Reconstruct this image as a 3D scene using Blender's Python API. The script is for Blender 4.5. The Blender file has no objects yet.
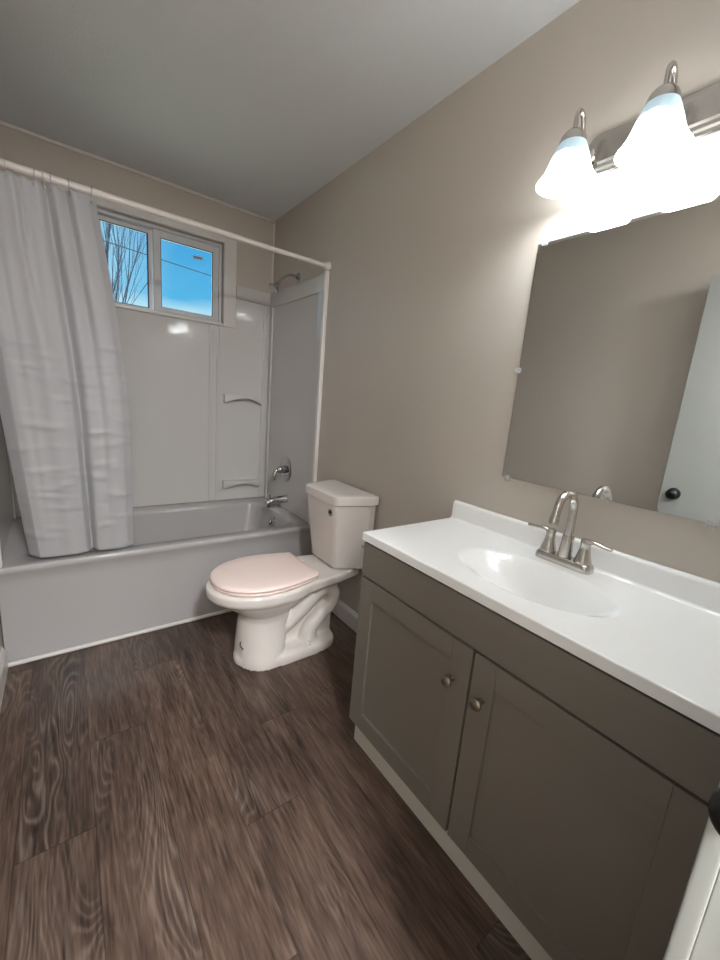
import bpy, bmesh, math, random
from mathutils import Vector, Matrix
random.seed(4)
S = bpy.context.scene
C = S.collection
PI = math.pi

# ------------------------------------------------------------ camera
cam_d = bpy.data.cameras.new('camera'); cam = bpy.data.objects.new('camera', cam_d); C.objects.link(cam)
CP = Vector((-1.2557, -2.8808, 1.2671)); YAW, PITCH, ROLL, FPX = -0.6511, -0.1989, 0.0842, 393.69
fw = Vector((-math.sin(YAW)*math.cos(PITCH), math.cos(YAW)*math.cos(PITCH), math.sin(PITCH)))
rt = fw.cross(Vector((0, 0, 1))).normalized(); up = rt.cross(fw)
rr = rt*math.cos(ROLL) + up*math.sin(ROLL); uu = up*math.cos(ROLL) - rt*math.sin(ROLL)
M = Matrix((rr, uu, -fw)).transposed().to_4x4(); M.translation = CP
cam.matrix_world = M
cam_d.sensor_fit = 'VERTICAL'; cam_d.sensor_height = 36; cam_d.lens = FPX/960*36
cam_d.clip_start = 0.02
S.camera = cam

# ------------------------------------------------------------ world: clear sky with low cloud
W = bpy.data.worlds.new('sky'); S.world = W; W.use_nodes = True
nt = W.node_tree; nt.nodes.clear()
N = nt.nodes.new; L = nt.links.new
wo = N('ShaderNodeOutputWorld'); bg = N('ShaderNodeBackground'); tc = N('ShaderNodeTexCoord')
sep = N('ShaderNodeSeparateXYZ'); L(tc.outputs['Generated'], sep.inputs[0])
ramp = N('ShaderNodeValToRGB'); L(sep.outputs['Z'], ramp.inputs[0])
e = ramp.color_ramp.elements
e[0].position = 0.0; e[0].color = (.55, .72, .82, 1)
e[1].position = 0.72; e[1].color = (13, 14.5, 17, 1)      # added brightness above the view, fill light through the window
x = e.new(.50); x.color = (.04, .26, .62, 1)
x = e.new(.17); x.color = (.10, .50, .82, 1)
x = e.new(.33); x.color = (.05, .36, .74, 1)
mp = N('ShaderNodeMapping'); L(tc.outputs['Generated'], mp.inputs[0]); mp.inputs['Scale'].default_value = (2.2, 2.2, 9)
no = N('ShaderNodeTexNoise'); L(mp.outputs[0], no.inputs[0]); no.inputs['Scale'].default_value = 1.6; no.inputs['Detail'].default_value = 6
cr = N('ShaderNodeValToRGB'); L(no.outputs['Fac'], cr.inputs[0]); cr.color_ramp.elements[0].position = .45; cr.color_ramp.elements[1].position = .75
zr = N('ShaderNodeMapRange'); L(sep.outputs['Z'], zr.inputs[0]); zr.inputs[1].default_value = .30; zr.inputs[2].default_value = .12; zr.inputs[3].default_value = 0; zr.inputs[4].default_value = 1
mu = N('ShaderNodeMath'); mu.operation = 'MULTIPLY'; L(cr.outputs[0], mu.inputs[0]); L(zr.outputs[0], mu.inputs[1])
zc = N('ShaderNodeMath'); zc.operation = 'MULTIPLY_ADD'; L(no.outputs['Fac'], zc.inputs[0]); zc.inputs[1].default_value = .06; L(sep.outputs['Z'], zc.inputs[2])
zs = N('ShaderNodeMapRange'); L(zc.outputs[0], zs.inputs[0]); zs.inputs[1].default_value = .205; zs.inputs[2].default_value = .185; zs.inputs[3].default_value = 0; zs.inputs[4].default_value = .75
mm = N('ShaderNodeMath'); mm.operation = 'MAXIMUM'; L(mu.outputs[0], mm.inputs[0]); L(zs.outputs[0], mm.inputs[1])
mx = N('ShaderNodeMixRGB'); L(mm.outputs[0], mx.inputs[0]); L(ramp.outputs[0], mx.inputs[1]); mx.inputs[2].default_value = (.62, .86, .95, 1)
hz = N('ShaderNodeMapRange'); L(sep.outputs['X'], hz.inputs[0]); hz.inputs[1].default_value = .20; hz.inputs[2].default_value = .03; hz.inputs[3].default_value = 0; hz.inputs[4].default_value = .8
hm = N('ShaderNodeMath'); hm.operation = 'MULTIPLY'; L(hz.outputs[0], hm.inputs[0])
hz2 = N('ShaderNodeMapRange'); L(sep.outputs['Z'], hz2.inputs[0]); hz2.inputs[1].default_value = .45; hz2.inputs[2].default_value = .30; L(hz2.outputs[0], hm.inputs[1])
mh = N('ShaderNodeMixRGB'); L(hm.outputs[0], mh.inputs[0]); L(mx.outputs[0], mh.inputs[1]); mh.inputs[2].default_value = (.50, .82, .95, 1)
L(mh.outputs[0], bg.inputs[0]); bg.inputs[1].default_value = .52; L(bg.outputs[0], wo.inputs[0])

# ------------------------------------------------------------ exposure and lamp strengths
S.view_settings.view_transform = 'Standard'; S.view_settings.look = 'None'
S.view_settings.exposure = 1.05; S.view_settings.gamma = 1; S.view_settings.use_curve_mapping = False
BULB_W = 1.2         # point lamp inside every glass shade
SHADE_E = 5.6        # lit glass
FILL_W = 45.0        # added fill lamp, unseen behind the camera
LAMP_COL = (1.0, .985, .97)

# ------------------------------------------------------------ materials
def srgb(r, g, b):
    f = lambda c: (c/255/12.92 if c/255 <= .04045 else ((c/255+.055)/1.055)**2.4)
    return (f(r), f(g), f(b), 1)
def mat(name, col, rough=.5, metal=0, bump=None, spec=.5, coat=0, noise=None):
    m = bpy.data.materials.new(name); m.use_nodes = True
    t = m.node_tree; b = t.nodes['Principled BSDF']
    b.inputs['Base Color'].default_value = col; b.inputs['Roughness'].default_value = rough
    b.inputs['Metallic'].default_value = metal; b.inputs['Specular IOR Level'].default_value = spec
    b.inputs['Coat Weight'].default_value = coat
    co = t.nodes.new('ShaderNodeTexCoord')
    if noise:                       # (scale, amount): gentle mottling of the colour
        n = t.nodes.new('ShaderNodeTexNoise'); n.inputs['Scale'].default_value = noise[0]; n.inputs['Detail'].default_value = 4
        t.links.new(co.outputs['Object'], n.inputs[0])
        mr = t.nodes.new('ShaderNodeMapRange'); t.links.new(n.outputs['Fac'], mr.inputs[0])
        mr.inputs[3].default_value = 1-noise[1]; mr.inputs[4].default_value = 1+noise[1]
        v = t.nodes.new('ShaderNodeVectorMath'); v.operation = 'SCALE'; v.inputs[0].default_value = col[:3]
        t.links.new(mr.outputs[0], v.inputs['Scale']); t.links.new(v.outputs[0], b.inputs['Base Color'])
    if bump:                        # (scale, strength, distance)
        n = t.nodes.new('ShaderNodeTexNoise'); n.inputs['Scale'].default_value = bump[0]; n.inputs['Detail'].default_value = 2
        t.links.new(co.outputs['Object'], n.inputs[0])
        bp = t.nodes.new('ShaderNodeBump'); bp.inputs['Strength'].default_value = bump[1]; bp.inputs['Distance'].default_value = bump[2]
        t.links.new(n.outputs['Fac'], bp.inputs['Height']); t.links.new(bp.outputs[0], b.inputs['Normal'])
    return m
M_wall = mat('greige_wall_paint', srgb(196, 187, 177), .40, bump=(170, .22, .003), noise=(3, .02))
M_ceil = mat('ceiling_paint', srgb(226, 227, 228), .6, bump=(110, .25, .004), noise=(2, .02))
M_trim = mat('white_trim_paint', srgb(222, 218, 213), .35, noise=(6, .015))
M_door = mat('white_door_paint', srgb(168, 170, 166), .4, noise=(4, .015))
M_acryl = mat('white_acrylic', srgb(208, 205, 202), .06, noise=(2, .01))
M_tub = mat('white_tub_enamel', srgb(182, 178, 177), .16, noise=(2, .01))
M_porc = mat('white_porcelain', srgb(226, 218, 212), .08, noise=(3, .01))
M_seat = mat('white_seat_plastic', srgb(246, 224, 216), .22, noise=(3, .01))
M_cab = mat('taupe_grey_cabinet_paint', srgb(119, 112, 103), .38, noise=(5, .02))
M_toe = mat('pale_toe_board', srgb(205, 199, 190), .5, noise=(8, .02))
M_top = mat('white_cultured_marble', srgb(242, 241, 240), .12, noise=(4, .01))
M_chrome = mat('chrome', (.50, .50, .51, 1), .07, 1, noise=(6, .02))
M_nickel = mat('brushed_nickel', srgb(202, 198, 193), .24, 1, noise=(30, .04))
M_knobn = mat('dark_nickel', srgb(150, 140, 126), .3, 1, noise=(30, .05))
M_black = mat('black_metal', (.006, .006, .007, 1), .35, noise=(10, .1))
M_dark = mat('dark_rubber', (.012, .012, .014, 1), .6, noise=(10, .1))
M_vinyl = mat('white_vinyl', srgb(214, 214, 216), .35, noise=(5, .01))
M_gasket = mat('grey_gasket', srgb(60, 64, 74), .6, noise=(10, .05))
M_rod = mat('white_rod_enamel', srgb(225, 217, 212), .3, noise=(10, .01))
M_bark = mat('grey_bark', srgb(38, 42, 56), .9, bump=(20, .4, .01), noise=(8, .1))
M_wire = mat('black_cable', (.006, .008, .012, 1), .9, noise=(5, .1))
M_ground = mat('winter_grass', srgb(110, 112, 84), .9, noise=(3, .2))
M_stick = mat('paper_sticker', srgb(235, 238, 240), .6, noise=(8, .02))
M_ink = mat('sticker_ink', srgb(40, 46, 52), .6, noise=(8, .05))

def mat_clear(name, rough, tint, gloss):
    m = bpy.data.materials.new(name); m.use_nodes = True; t = m.node_tree; t.nodes.clear()
    o = t.nodes.new('ShaderNodeOutputMaterial'); mx = t.nodes.new('ShaderNodeMixShader')
    a = t.nodes.new('ShaderNodeBsdfTransparent'); a.inputs[0].default_value = tint
    g = t.nodes.new('ShaderNodeBsdfGlossy'); g.inputs['Roughness'].default_value = rough
    f = t.nodes.new('ShaderNodeFresnel'); f.inputs[0].default_value = 1.45
    k = t.nodes.new('ShaderNodeMath'); k.operation = 'MULTIPLY_ADD'; k.inputs[1].default_value = 1; k.inputs[2].default_value = gloss
    t.links.new(f.outputs[0], k.inputs[0]); t.links.new(k.outputs[0], mx.inputs[0])
    t.links.new(a.outputs[0], mx.inputs[1]); t.links.new(g.outputs[0], mx.inputs[2]); t.links.new(mx.outputs[0], o.inputs[0])
    return m
M_glass = mat_clear('window_glass', .0, (.93, .97, .98, 1), 0)
def mat_plastic():
    m = mat('clear_plastic', srgb(245, 245, 246), .12, noise=(20, .02)); t = m.node_tree
    o = t.nodes['Material Output']; mx = t.nodes.new('ShaderNodeMixShader'); mx.inputs[0].default_value = .22
    a = t.nodes.new('ShaderNodeBsdfTransparent'); a.inputs[0].default_value = (.95, .95, .96, 1)
    t.links.new(a.outputs[0], mx.inputs[1]); t.links.new(t.nodes['Principled BSDF'].outputs[0], mx.inputs[2]); t.links.new(mx.outputs[0], o.inputs[0])
    return m
M_clear = mat_plastic()

def mat_mirror():
    m = bpy.data.materials.new('mirror_silver'); m.use_nodes = True; t = m.node_tree
    b = t.nodes['Principled BSDF']; b.inputs['Metallic'].default_value = 1; b.inputs['Roughness'].default_value = .012
    co = t.nodes.new('ShaderNodeTexCoord'); n = t.nodes.new('ShaderNodeTexNoise'); n.inputs['Scale'].default_value = 3
    r = t.nodes.new('ShaderNodeValToRGB'); t.links.new(co.outputs['Object'], n.inputs[0]); t.links.new(n.outputs['Fac'], r.inputs[0])
    r.color_ramp.elements[0].color = (.80, .815, .81, 1); r.color_ramp.elements[1].color = (.82, .83, .825, 1)
    t.links.new(r.outputs[0], b.inputs['Base Color'])
    return m
M_mirror = mat_mirror()

def mat_curtain():
    m = bpy.data.materials.new('white_curtain_fabric'); m.use_nodes = True; t = m.node_tree; t.nodes.clear()
    o = t.nodes.new('ShaderNodeOutputMaterial'); mx = t.nodes.new('ShaderNodeMixShader'); mx.inputs[0].default_value = .48
    d = t.nodes.new('ShaderNodeBsdfPrincipled'); d.inputs['Roughness'].default_value = .5
    tr = t.nodes.new('ShaderNodeBsdfTranslucent'); tr.inputs[0].default_value = srgb(222, 222, 226)
    co = t.nodes.new('ShaderNodeTexCoord'); w = t.nodes.new('ShaderNodeTexNoise'); w.inputs['Scale'].default_value = 500
    r = t.nodes.new('ShaderNodeValToRGB'); r.color_ramp.elements[0].color = srgb(214, 212, 213); r.color_ramp.elements[1].color = srgb(224, 222, 223)
    t.links.new(co.outputs['Object'], w.inputs[0]); t.links.new(w.outputs['Fac'], r.inputs[0]); t.links.new(r.outputs[0], d.inputs['Base Color'])
    t.links.new(d.outputs[0], mx.inputs[1]); t.links.new(tr.outputs[0], mx.inputs[2]); t.links.new(mx.outputs[0], o.inputs[0])
    return m
M_curt = mat_curtain()

def mat_shade():
    # frosted glass lit from inside; its collar is given a weak blue-grey glow with a ragged edge
    m = bpy.data.materials.new('lit_frosted_glass'); m.use_nodes = True; t = m.node_tree; t.nodes.clear()
    o = t.nodes.new('ShaderNodeOutputMaterial'); ad = t.nodes.new('ShaderNodeAddShader')
    em = t.nodes.new('ShaderNodeEmission')
    mx = t.nodes.new('ShaderNodeMixShader'); mx.inputs[0].default_value = .08
    d = t.nodes.new('ShaderNodeBsdfPrincipled'); d.inputs['Base Color'].default_value = srgb(170, 190, 200); d.inputs['Roughness'].default_value = .3
    tr = t.nodes.new('ShaderNodeBsdfTranslucent'); tr.inputs[0].default_value = (.8, .85, .88, 1)
    co = t.nodes.new('ShaderNodeTexCoord'); se = t.nodes.new('ShaderNodeSeparateXYZ'); t.links.new(co.outputs['Object'], se.inputs[0])
    n = t.nodes.new('ShaderNodeTexNoise'); n.inputs['Scale'].default_value = 90; n.inputs['Detail'].default_value = 3; t.links.new(co.outputs['Object'], n.inputs[0])
    k = t.nodes.new('ShaderNodeMath'); k.operation = 'MULTIPLY_ADD'; k.inputs[1].default_value = .03
    t.links.new(n.outputs['Fac'], k.inputs[0]); t.links.new(se.outputs['Z'], k.inputs[2])
    mr = t.nodes.new('ShaderNodeMapRange'); t.links.new(k.outputs[0], mr.inputs[0])
    mr.inputs[1].default_value = SHADE_Z0 + .080; mr.inputs[2].default_value = SHADE_Z0 + .068; mr.inputs[3].default_value = .12; mr.inputs[4].default_value = SHADE_E
    cm = t.nodes.new('ShaderNodeMixRGB'); cm.inputs[1].default_value = (.62, .84, .92, 1); cm.inputs[2].default_value = (1, .995, .985, 1)
    f = t.nodes.new('ShaderNodeMapRange'); t.links.new(k.outputs[0], f.inputs[0]); f.inputs[1].default_value = SHADE_Z0 + .080; f.inputs[2].default_value = SHADE_Z0 + .068
    t.links.new(f.outputs[0], cm.inputs[0]); t.links.new(cm.outputs[0], em.inputs[0]); t.links.new(mr.outputs[0], em.inputs[1])
    t.links.new(d.outputs[0], mx.inputs[1]); t.links.new(tr.outputs[0], mx.inputs[2])
    t.links.new(mx.outputs[0], ad.inputs[0]); t.links.new(em.outputs[0], ad.inputs[1]); t.links.new(ad.outputs[0], o.inputs[0])
    return m
SHADE_Z0 = 0.0       # object-space height of the shade mouth, every shade has its own origin there
M_shade = mat_shade()

def mat_floor():
    m = bpy.data.materials.new('brown_vinyl_plank'); m.use_nodes = True; t = m.node_tree; b = t.nodes['Principled BSDF']
    NN = t.nodes.new; K = t.links.new
    def math_(op, a, b_=None, c=None):
        n = NN('ShaderNodeMath'); n.operation = op
        for i, v in enumerate((a, b_, c)):
            if v is None: continue
            if isinstance(v, (int, float)): n.inputs[i].default_value = v
            else: K(v, n.inputs[i])
        return n.outputs[0]
    co = NN('ShaderNodeTexCoord'); se = NN('ShaderNodeSeparateXYZ'); K(co.outputs['Object'], se.inputs[0])
    u = math_('DIVIDE', math_('ADD', se.outputs['X'], .525), .18)
    k = math_('FLOOR', u); fu = math_('FRACT', u)
    v = math_('DIVIDE', math_('SUBTRACT', math_('ADD', se.outputs['Y'], 1.32), math_('MULTIPLY', k, .33)), 1.22)   # stepped end joints
    j = math_('FLOOR', v); fv = math_('FRACT', v)
    cb = NN('ShaderNodeCombineXYZ'); K(k, cb.inputs[0]); K(j, cb.inputs[1])
    wn = NN('ShaderNodeTexWhiteNoise'); wn.noise_dimensions = '2D'; K(cb.outputs[0], wn.inputs[0])
    seed = wn.outputs['Value']
    def nz(sx, sy, scale, det, dist=0, wmul=37.0):
        mpn = NN('ShaderNodeMapping'); K(co.outputs['Object'], mpn.inputs[0]); mpn.inputs['Scale'].default_value = (sx, sy, 1)
        n = NN('ShaderNodeTexNoise'); n.noise_dimensions = '4D'; K(mpn.outputs[0], n.inputs['Vector']); K(math_('MULTIPLY', seed, wmul), n.inputs['W'])
        n.inputs['Scale'].default_value = scale; n.inputs['Detail'].default_value = det; n.inputs['Distortion'].default_value = dist
        return n.outputs['Fac']
    fine = nz(1, .085, 135, 6, .3)
    mid = nz(1, .16, 24, 7, .7)
    blot = nz(1, .35, 5, 3)
    # cathedral figure: level lines of a stretched, distorted noise
    lev = nz(1, .22, 6.0, 2.0, .35)
    rings = math_('SINE', math_('MULTIPLY', lev, 210.0))
    rings = math_('POWER', math_('MULTIPLY_ADD', rings, .5, .5), 2.5)
    figm = NN('ShaderNodeMapRange'); K(nz(1, .3, 4.2, 2, 0, 91.0), figm.inputs[0]); figm.inputs[1].default_value = .53; figm.inputs[2].default_value = .66
    pale = math_('MULTIPLY', math_('MULTIPLY', rings, figm.outputs[0]), math_('MULTIPLY_ADD', fine, 1.1, .0))
    base = NN('ShaderNodeValToRGB'); K(math_('ADD', math_('MULTIPLY', mid, .48), math_('MULTIPLY', fine, .52)), base.inputs[0])
    e = base.color_ramp.elements
    e[0].position = .36; e[0].color = srgb(54, 43, 37); e[1].position = .65; e[1].color = srgb(120, 102, 91)
    q = e.new(.5); q.color = srgb(90, 74, 65)
    tone = NN('ShaderNodeMixRGB'); tone.blend_type = 'MULTIPLY'; tone.inputs[0].default_value = 1
    tr = NN('ShaderNodeValToRGB'); K(math_('MULTIPLY_ADD', seed, .55, math_('MULTIPLY', blot, .45)), tr.inputs[0])
    f = tr.color_ramp.elements; f[0].position = .12; f[0].color = (.52, .49, .47, 1); f[1].position = .85; f[1].color = (1.04, .96, .90, 1)
    K(base.outputs[0], tone.inputs[1]); K(tr.outputs[0], tone.inputs[2])
    mixp = NN('ShaderNodeMixRGB'); K(math_('MULTIPLY', pale, .62), mixp.inputs[0]); K(tone.outputs[0], mixp.inputs[1]); mixp.inputs[2].default_value = srgb(150, 135, 124)
    # seams
    ex = math_('MINIMUM', fu, math_('SUBTRACT', 1, fu)); ey = math_('MULTIPLY', math_('MINIMUM', fv, math_('SUBTRACT', 1, fv)), 1.22/.18)
    ed = math_('MINIMUM', ex, ey)
    sm = NN('ShaderNodeMapRange'); K(ed, sm.inputs[0]); sm.inputs[1].default_value = 0; sm.inputs[2].default_value = .012; sm.inputs[3].default_value = .45; sm.inputs[4].default_value = 1
    fin = NN('ShaderNodeVectorMath'); fin.operation = 'SCALE'; K(mixp.outputs[0], fin.inputs[0]); K(sm.outputs[0], fin.inputs['Scale'])
    K(fin.outputs[0], b.inputs['Base Color'])
    b.inputs['Roughness'].default_value = .36
    K(math_('MULTIPLY_ADD', mid, .22, .27), b.inputs['Roughness'])
    bp = NN('ShaderNodeBump'); bp.inputs['Strength'].default_value = .25; bp.inputs['Distance'].default_value = .002
    K(math_('ADD', fine, math_('MULTIPLY', sm.outputs[0], .8)), bp.inputs['Height']); K(bp.outputs[0], b.inputs['Normal'])
    return m
M_floor = mat_floor()

# ------------------------------------------------------------ mesh helpers (world coordinates)
def box(bm, x0, x1, y0, y1, z0, z1, bev=0, seg=2):
    t = bmesh.new(); bmesh.ops.create_cube(t, size=1)
    for v in t.verts:
        v.co = Vector((x0+(v.co.x+.5)*(x1-x0), y0+(v.co.y+.5)*(y1-y0), z0+(v.co.z+.5)*(z1-z0)))
    if bev: bmesh.ops.bevel(t, geom=t.edges[:], offset=bev, segments=seg, profile=.5, affect='EDGES')
    merge(bm, t); return bm
def merge(bm, t):
    me = bpy.data.meshes.new('tmp'); t.to_mesh(me); t.free(); bm.from_mesh(me); bpy.data.meshes.remove(me)
def loft(bm, rings, cap0=True, cap1=True, closed=True):
    R = [[bm.verts.new(p) for p in r] for r in rings]
    n = len(R[0])
    for a, b in zip(R, R[1:]):
        for i in range(n if closed else n-1):
            k = (i+1) % n
            bm.faces.new((a[i], a[k], b[k], b[i]))
    if cap0: bm.faces.new(R[0][::-1])
    if cap1: bm.faces.new(R[-1])
    return bm
def lathe(bm, prof, o, axis='Z', n=40, cap=True):
    # prof: (radius, distance along axis)
    o = Vector(o)
    ax = {'X': (Vector((1, 0, 0)), Vector((0, 1, 0)), Vector((0, 0, 1))), 'Y': (Vector((0, 1, 0)), Vector((0, 0, 1)), Vector((1, 0, 0))), 'Z': (Vector((0, 0, 1)), Vector((1, 0, 0)), Vector((0, 1, 0)))}
    if isinstance(axis, str): a, b, c = ax[axis]
    else:
        a = Vector(axis).normalized(); b = a.orthogonal().normalized(); c = a.cross(b)
    rings = [[o + a*h + (b*math.cos(2*PI*i/n) + c*math.sin(2*PI*i/n))*max(r, 1e-5) for i in range(n)] for r, h in prof]
    return loft(bm, rings, cap, cap)
def spline(pts, sub=8):
    P = [Vector(p) for p in pts]; out = []
    for i in range(len(P)-1):
        p0 = P[i-1] if i else P[0]*2-P[1]; p1, p2 = P[i], P[i+1]; p3 = P[i+2] if i+2 < len(P) else P[-1]*2-P[-2]
        for s in range(sub):
            t = s/sub
            out.append(.5*((2*p1)+(p2-p0)*t+(2*p0-5*p1+4*p2-p3)*t*t+(3*p1-p0-3*p2+p3)*t**3))
    out.append(P[-1]); return out
def tube(bm, pts, r, n=16, cap=True, flat=None):
    # r: number or list (one per point); flat: (axis vector, factor) squashes the section
    P = [Vector(p) for p in pts]; m = len(P)
    rad = r if isinstance(r, (list, tuple)) else [r]*m
    T = [(P[min(i+1, m-1)]-P[max(i-1, 0)]).normalized() for i in range(m)]
    u = T[0].orthogonal().normalized(); rings = []
    for i in range(m):
        u = (u - T[i]*u.dot(T[i])).normalized(); w = T[i].cross(u)
        ring = []
        for k in range(n):
            d = (u*math.cos(2*PI*k/n)+w*math.sin(2*PI*k/n))*rad[i]
            if flat:
                a = Vector(flat[0]); d -= a*d.dot(a)*(1-flat[1])
            ring.append(P[i]+d)
        rings.append(ring)
    return loft(bm, rings, cap, cap)
def lerp_list(vals, n):
    out = []
    for i in range(n):
        t = i/(n-1)*(len(vals)-1); k = min(int(t), len(vals)-2); out.append(vals[k]+(vals[k+1]-vals[k])*(t-k))
    return out
def prism(bm, pts2, z0, z1, plane='XY'):
    f = {'XY': lambda p, z: (p[0], p[1], z), 'YZ': lambda p, z: (z, p[0], p[1]), 'XZ': lambda p, z: (p[0], z, p[1])}[plane]
    return loft(bm, [[Vector(f(p, z0)) for p in pts2], [Vector(f(p, z1)) for p in pts2]])
def rrect(x0, x1, y0, y1, r, z, n=8):
    out = []
    for cx, cy, a in ((x1-r, y1-r, 0), (x0+r, y1-r, PI/2), (x0+r, y0+r, PI), (x1-r, y0+r, 1.5*PI)):
        for i in range(n+1):
            t = a+PI/2*i/n; out.append(Vector((cx+r*math.cos(t), cy+r*math.sin(t), z)))
    return out

def wloc(o):
    v = Vector((0, 0, 0))
    while o: v += o.location; o = o.parent
    return v
def obj(name, bm, m, parent=None, smooth=40, loc=None, mods=()):
    """one mesh object; vertices come in world coordinates"""
    bmesh.ops.recalc_face_normals(bm, faces=bm.faces[:])
    base = wloc(parent) if parent else Vector((0, 0, 0))
    org = Vector(loc) if loc is not None else base
    bmesh.ops.translate(bm, verts=bm.verts[:], vec=-org)
    me = bpy.data.meshes.new(name); bm.to_mesh(me); bm.free()
    for f in me.polygons: f.use_smooth = bool(smooth)
    if smooth: me.set_sharp_from_angle(angle=math.radians(smooth))
    me.materials.append(m)
    o = bpy.data.objects.new(name, me); C.objects.link(o)
    o.location = org - base
    if parent: o.parent = parent
    if smooth and smooth <= 40:
        w = o.modifiers.new('face_normals', 'WEIGHTED_NORMAL'); w.keep_sharp = True
    return o
def thing(name, label, cat, loc, group=None):
    o = bpy.data.objects.new(name, None); C.objects.link(o); o.location = loc; o.empty_display_size = .1
    o['label'] = label; o['category'] = cat
    if group: o['group'] = group
    return o
def tag(o, label, cat, group=None):
    o['label'] = label; o['category'] = cat
    if group: o['group'] = group
    return o
def struct(name, bm, m, parent=None, **k):
    o = obj(name, bm, m, parent, **k)
    if not parent: o['kind'] = 'structure'
    return o
def setting(o, label, cat):
    o['label'] = label; o['category'] = cat; return o
NB = bmesh.new
XL = -1.524; H = 2.445; YF = -2.866     # left wall, ceiling height, front wall

# ------------------------------------------------------------ room shell
setting(struct('floor', box(NB(), -2.4, .12, -4.3, .12, -.1, 0), M_floor, smooth=0), 'brown vinyl plank floor with pale cathedral grain', 'floor')
setting(struct('ceiling', box(NB(), -2.4, .12, -4.3, .12, H, H+.1), M_ceil, smooth=0), 'textured off white flat ceiling', 'ceiling')
setting(struct('wall_right', box(NB(), 0, .12, -4.4, .12, 0, H), M_wall, smooth=0), 'greige wall behind the toilet and vanity', 'wall')
setting(struct('wall_left', box(NB(), XL-.12, XL, -4.4, .12, 0, H), M_wall, smooth=0), 'greige wall opposite the vanity, seen in the mirror', 'wall')
WX0, WX1, WZ0, WZ1 = -1.165, -.352, 1.695, 2.205
b = NB()
box(b, XL, 0, 0, .12, 0, WZ0); box(b, XL, 0, 0, .12, WZ1, H); box(b, XL, WX0, 0, .12, WZ0, WZ1); box(b, WX1, 0, 0, .12, WZ0, WZ1)
setting(struct('wall_back', b, M_wall, smooth=0), 'greige wall with the window above the bathtub', 'wall')
b = NB(); box(b, -.752, 0, -4.3, YF, 0, H)
setting(struct('wall_front', b, M_wall, smooth=0), 'greige wall at the end of the vanity', 'wall')
setting(struct('wall_entry', box(NB(), XL, 0, -4.4, -4.3, 0, H), M_wall, smooth=0), 'greige wall behind the camera', 'wall')
# trims
setting(struct('trim_1', box(NB(), XL, 0, -.012, 0, H-.016, H, .003), M_trim), 'thin white caulk line between back wall and ceiling', 'trim')
setting(struct('trim_2', box(NB(), -.010, 0, -.010, 0, 1.965, H-.016, .003), M_trim), 'thin white caulk line in the wall corner above the shower', 'trim')
b = NB(); tube(b, [(XL+.003, -.796, .008), (-.004, -.796, .008)], .0105, 12)
setting(struct('trim_3', b, M_trim), 'white caulk strip along the foot of the bathtub', 'trim')
def baseboard(name, sx, y0, y1, label):
    prof = [(0, 0), (.014, 0), (.014, .078), (.011, .088), (.006, .094), (.005, .100), (0, .102)]
    b = NB(); loft(b, [[Vector((sx[0]+sx[1]*p[0], y, p[1])) for p in prof] for y in (y0, y1)])
    setting(struct(name, b, M_trim), label, 'baseboard')
baseboard('baseboard_right', (0, -1), -1.89, -.83, 'white moulded baseboard behind the toilet')
baseboard('baseboard_left', (XL, 1), -2.80, -.80, 'white moulded baseboard along the left wall')

# ------------------------------------------------------------ window
win = bpy.data.objects.new('window_1', None); C.objects.link(win); win.location = ((WX0+WX1)/2, .06, WZ0); win['kind'] = 'structure'
setting(win, 'white sliding window over the bathtub with two panes', 'window')
def frame_box(b, x0, x1, z0, z1, wl, wr, wb, wt, y0, y1, bev=.002):
    box(b, x0, x0+wl, y0, y1, z0, z1, bev); box(b, x1-wr, x1, y0, y1, z0, z1, bev)
    box(b, x0+wl, x1-wr, y0, y1, z0, z0+wb, bev); box(b, x0+wl, x1-wr, y0, y1, z1-wt, z1, bev)
b = NB(); frame_box(b, WX0-.085, WX1+.08, 1.685, 2.262, .085, .08, .015, .06, -.022, -.0005, .002)
obj('window_trim', b, M_trim, win)
b = NB(); frame_box(b, WX0+.001, WX1-.001, WZ0+.001, WZ1-.001, .018, .018, .018, .02, .03, .11)
obj('window_frame', b, M_vinyl, win)
b = NB(); frame_box(b, WX0+.019, WX1-.019, WZ0+.0005, WZ0+.010, .001, .001, .004, .004, .0, .028, 0); b.free()
b = NB(); frame_box(b, WX0+.02, -.748, WZ0+.02, WZ1-.022, .03, .040, .012, .024, .075, .10)
sl = obj('sliding_sash', b, M_vinyl, win)
b = NB(); frame_box(b, WX0+.050, -.788, WZ0+.032, WZ1-.046, .005, .008, .003, .005, .073, .0755, 0)
obj('gasket', b, M_gasket, sl)
b = NB(); box(b, WX0+.045, -.785, .087, .090, WZ0+.029, WZ1-.043)
obj('pane', b, M_glass, sl, smooth=0)
b = NB(); frame_box(b, -.765, WX1-.02, WZ0+.02, WZ1-.022, .040, .040, .027, .042, .036, .062)
fs = obj('fixed_sash', b, M_vinyl, win)
b = NB(); frame_box(b, -.726, WX1-.059, WZ0+.046, WZ1-.063, .003, .005, .002, .005, .0345, .0365, 0)
obj('gasket', b, M_gasket, fs)
b = NB(); box(b, -.730, WX1-.055, .049, .052, WZ0+.042, WZ1-.060)
obj('pane', b, M_glass, fs, smooth=0)
b = NB(); box(b, -.532, -.470, .047, .0488, 2.078, 2.098)
stk = obj('sticker', b, M_stick, fs, smooth=0); stk['label'] = 'small white sticker with a line of dark print'
b = NB()
for i, (a, w) in enumerate(((.006, .006), (.013, .004), (.019, .007), (.028, .008), (.038, .005), (.045, .009))):
    box(b, -.532+a, -.532+a+w, .0465, .0469, 2.083, 2.093)
obj('print', b, M_ink, stk, smooth=0)
b = NB(); box(b, -.779, -.769, .064, .074, 1.90, 1.96, .002)
obj('latch', b, M_vinyl, sl)

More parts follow.
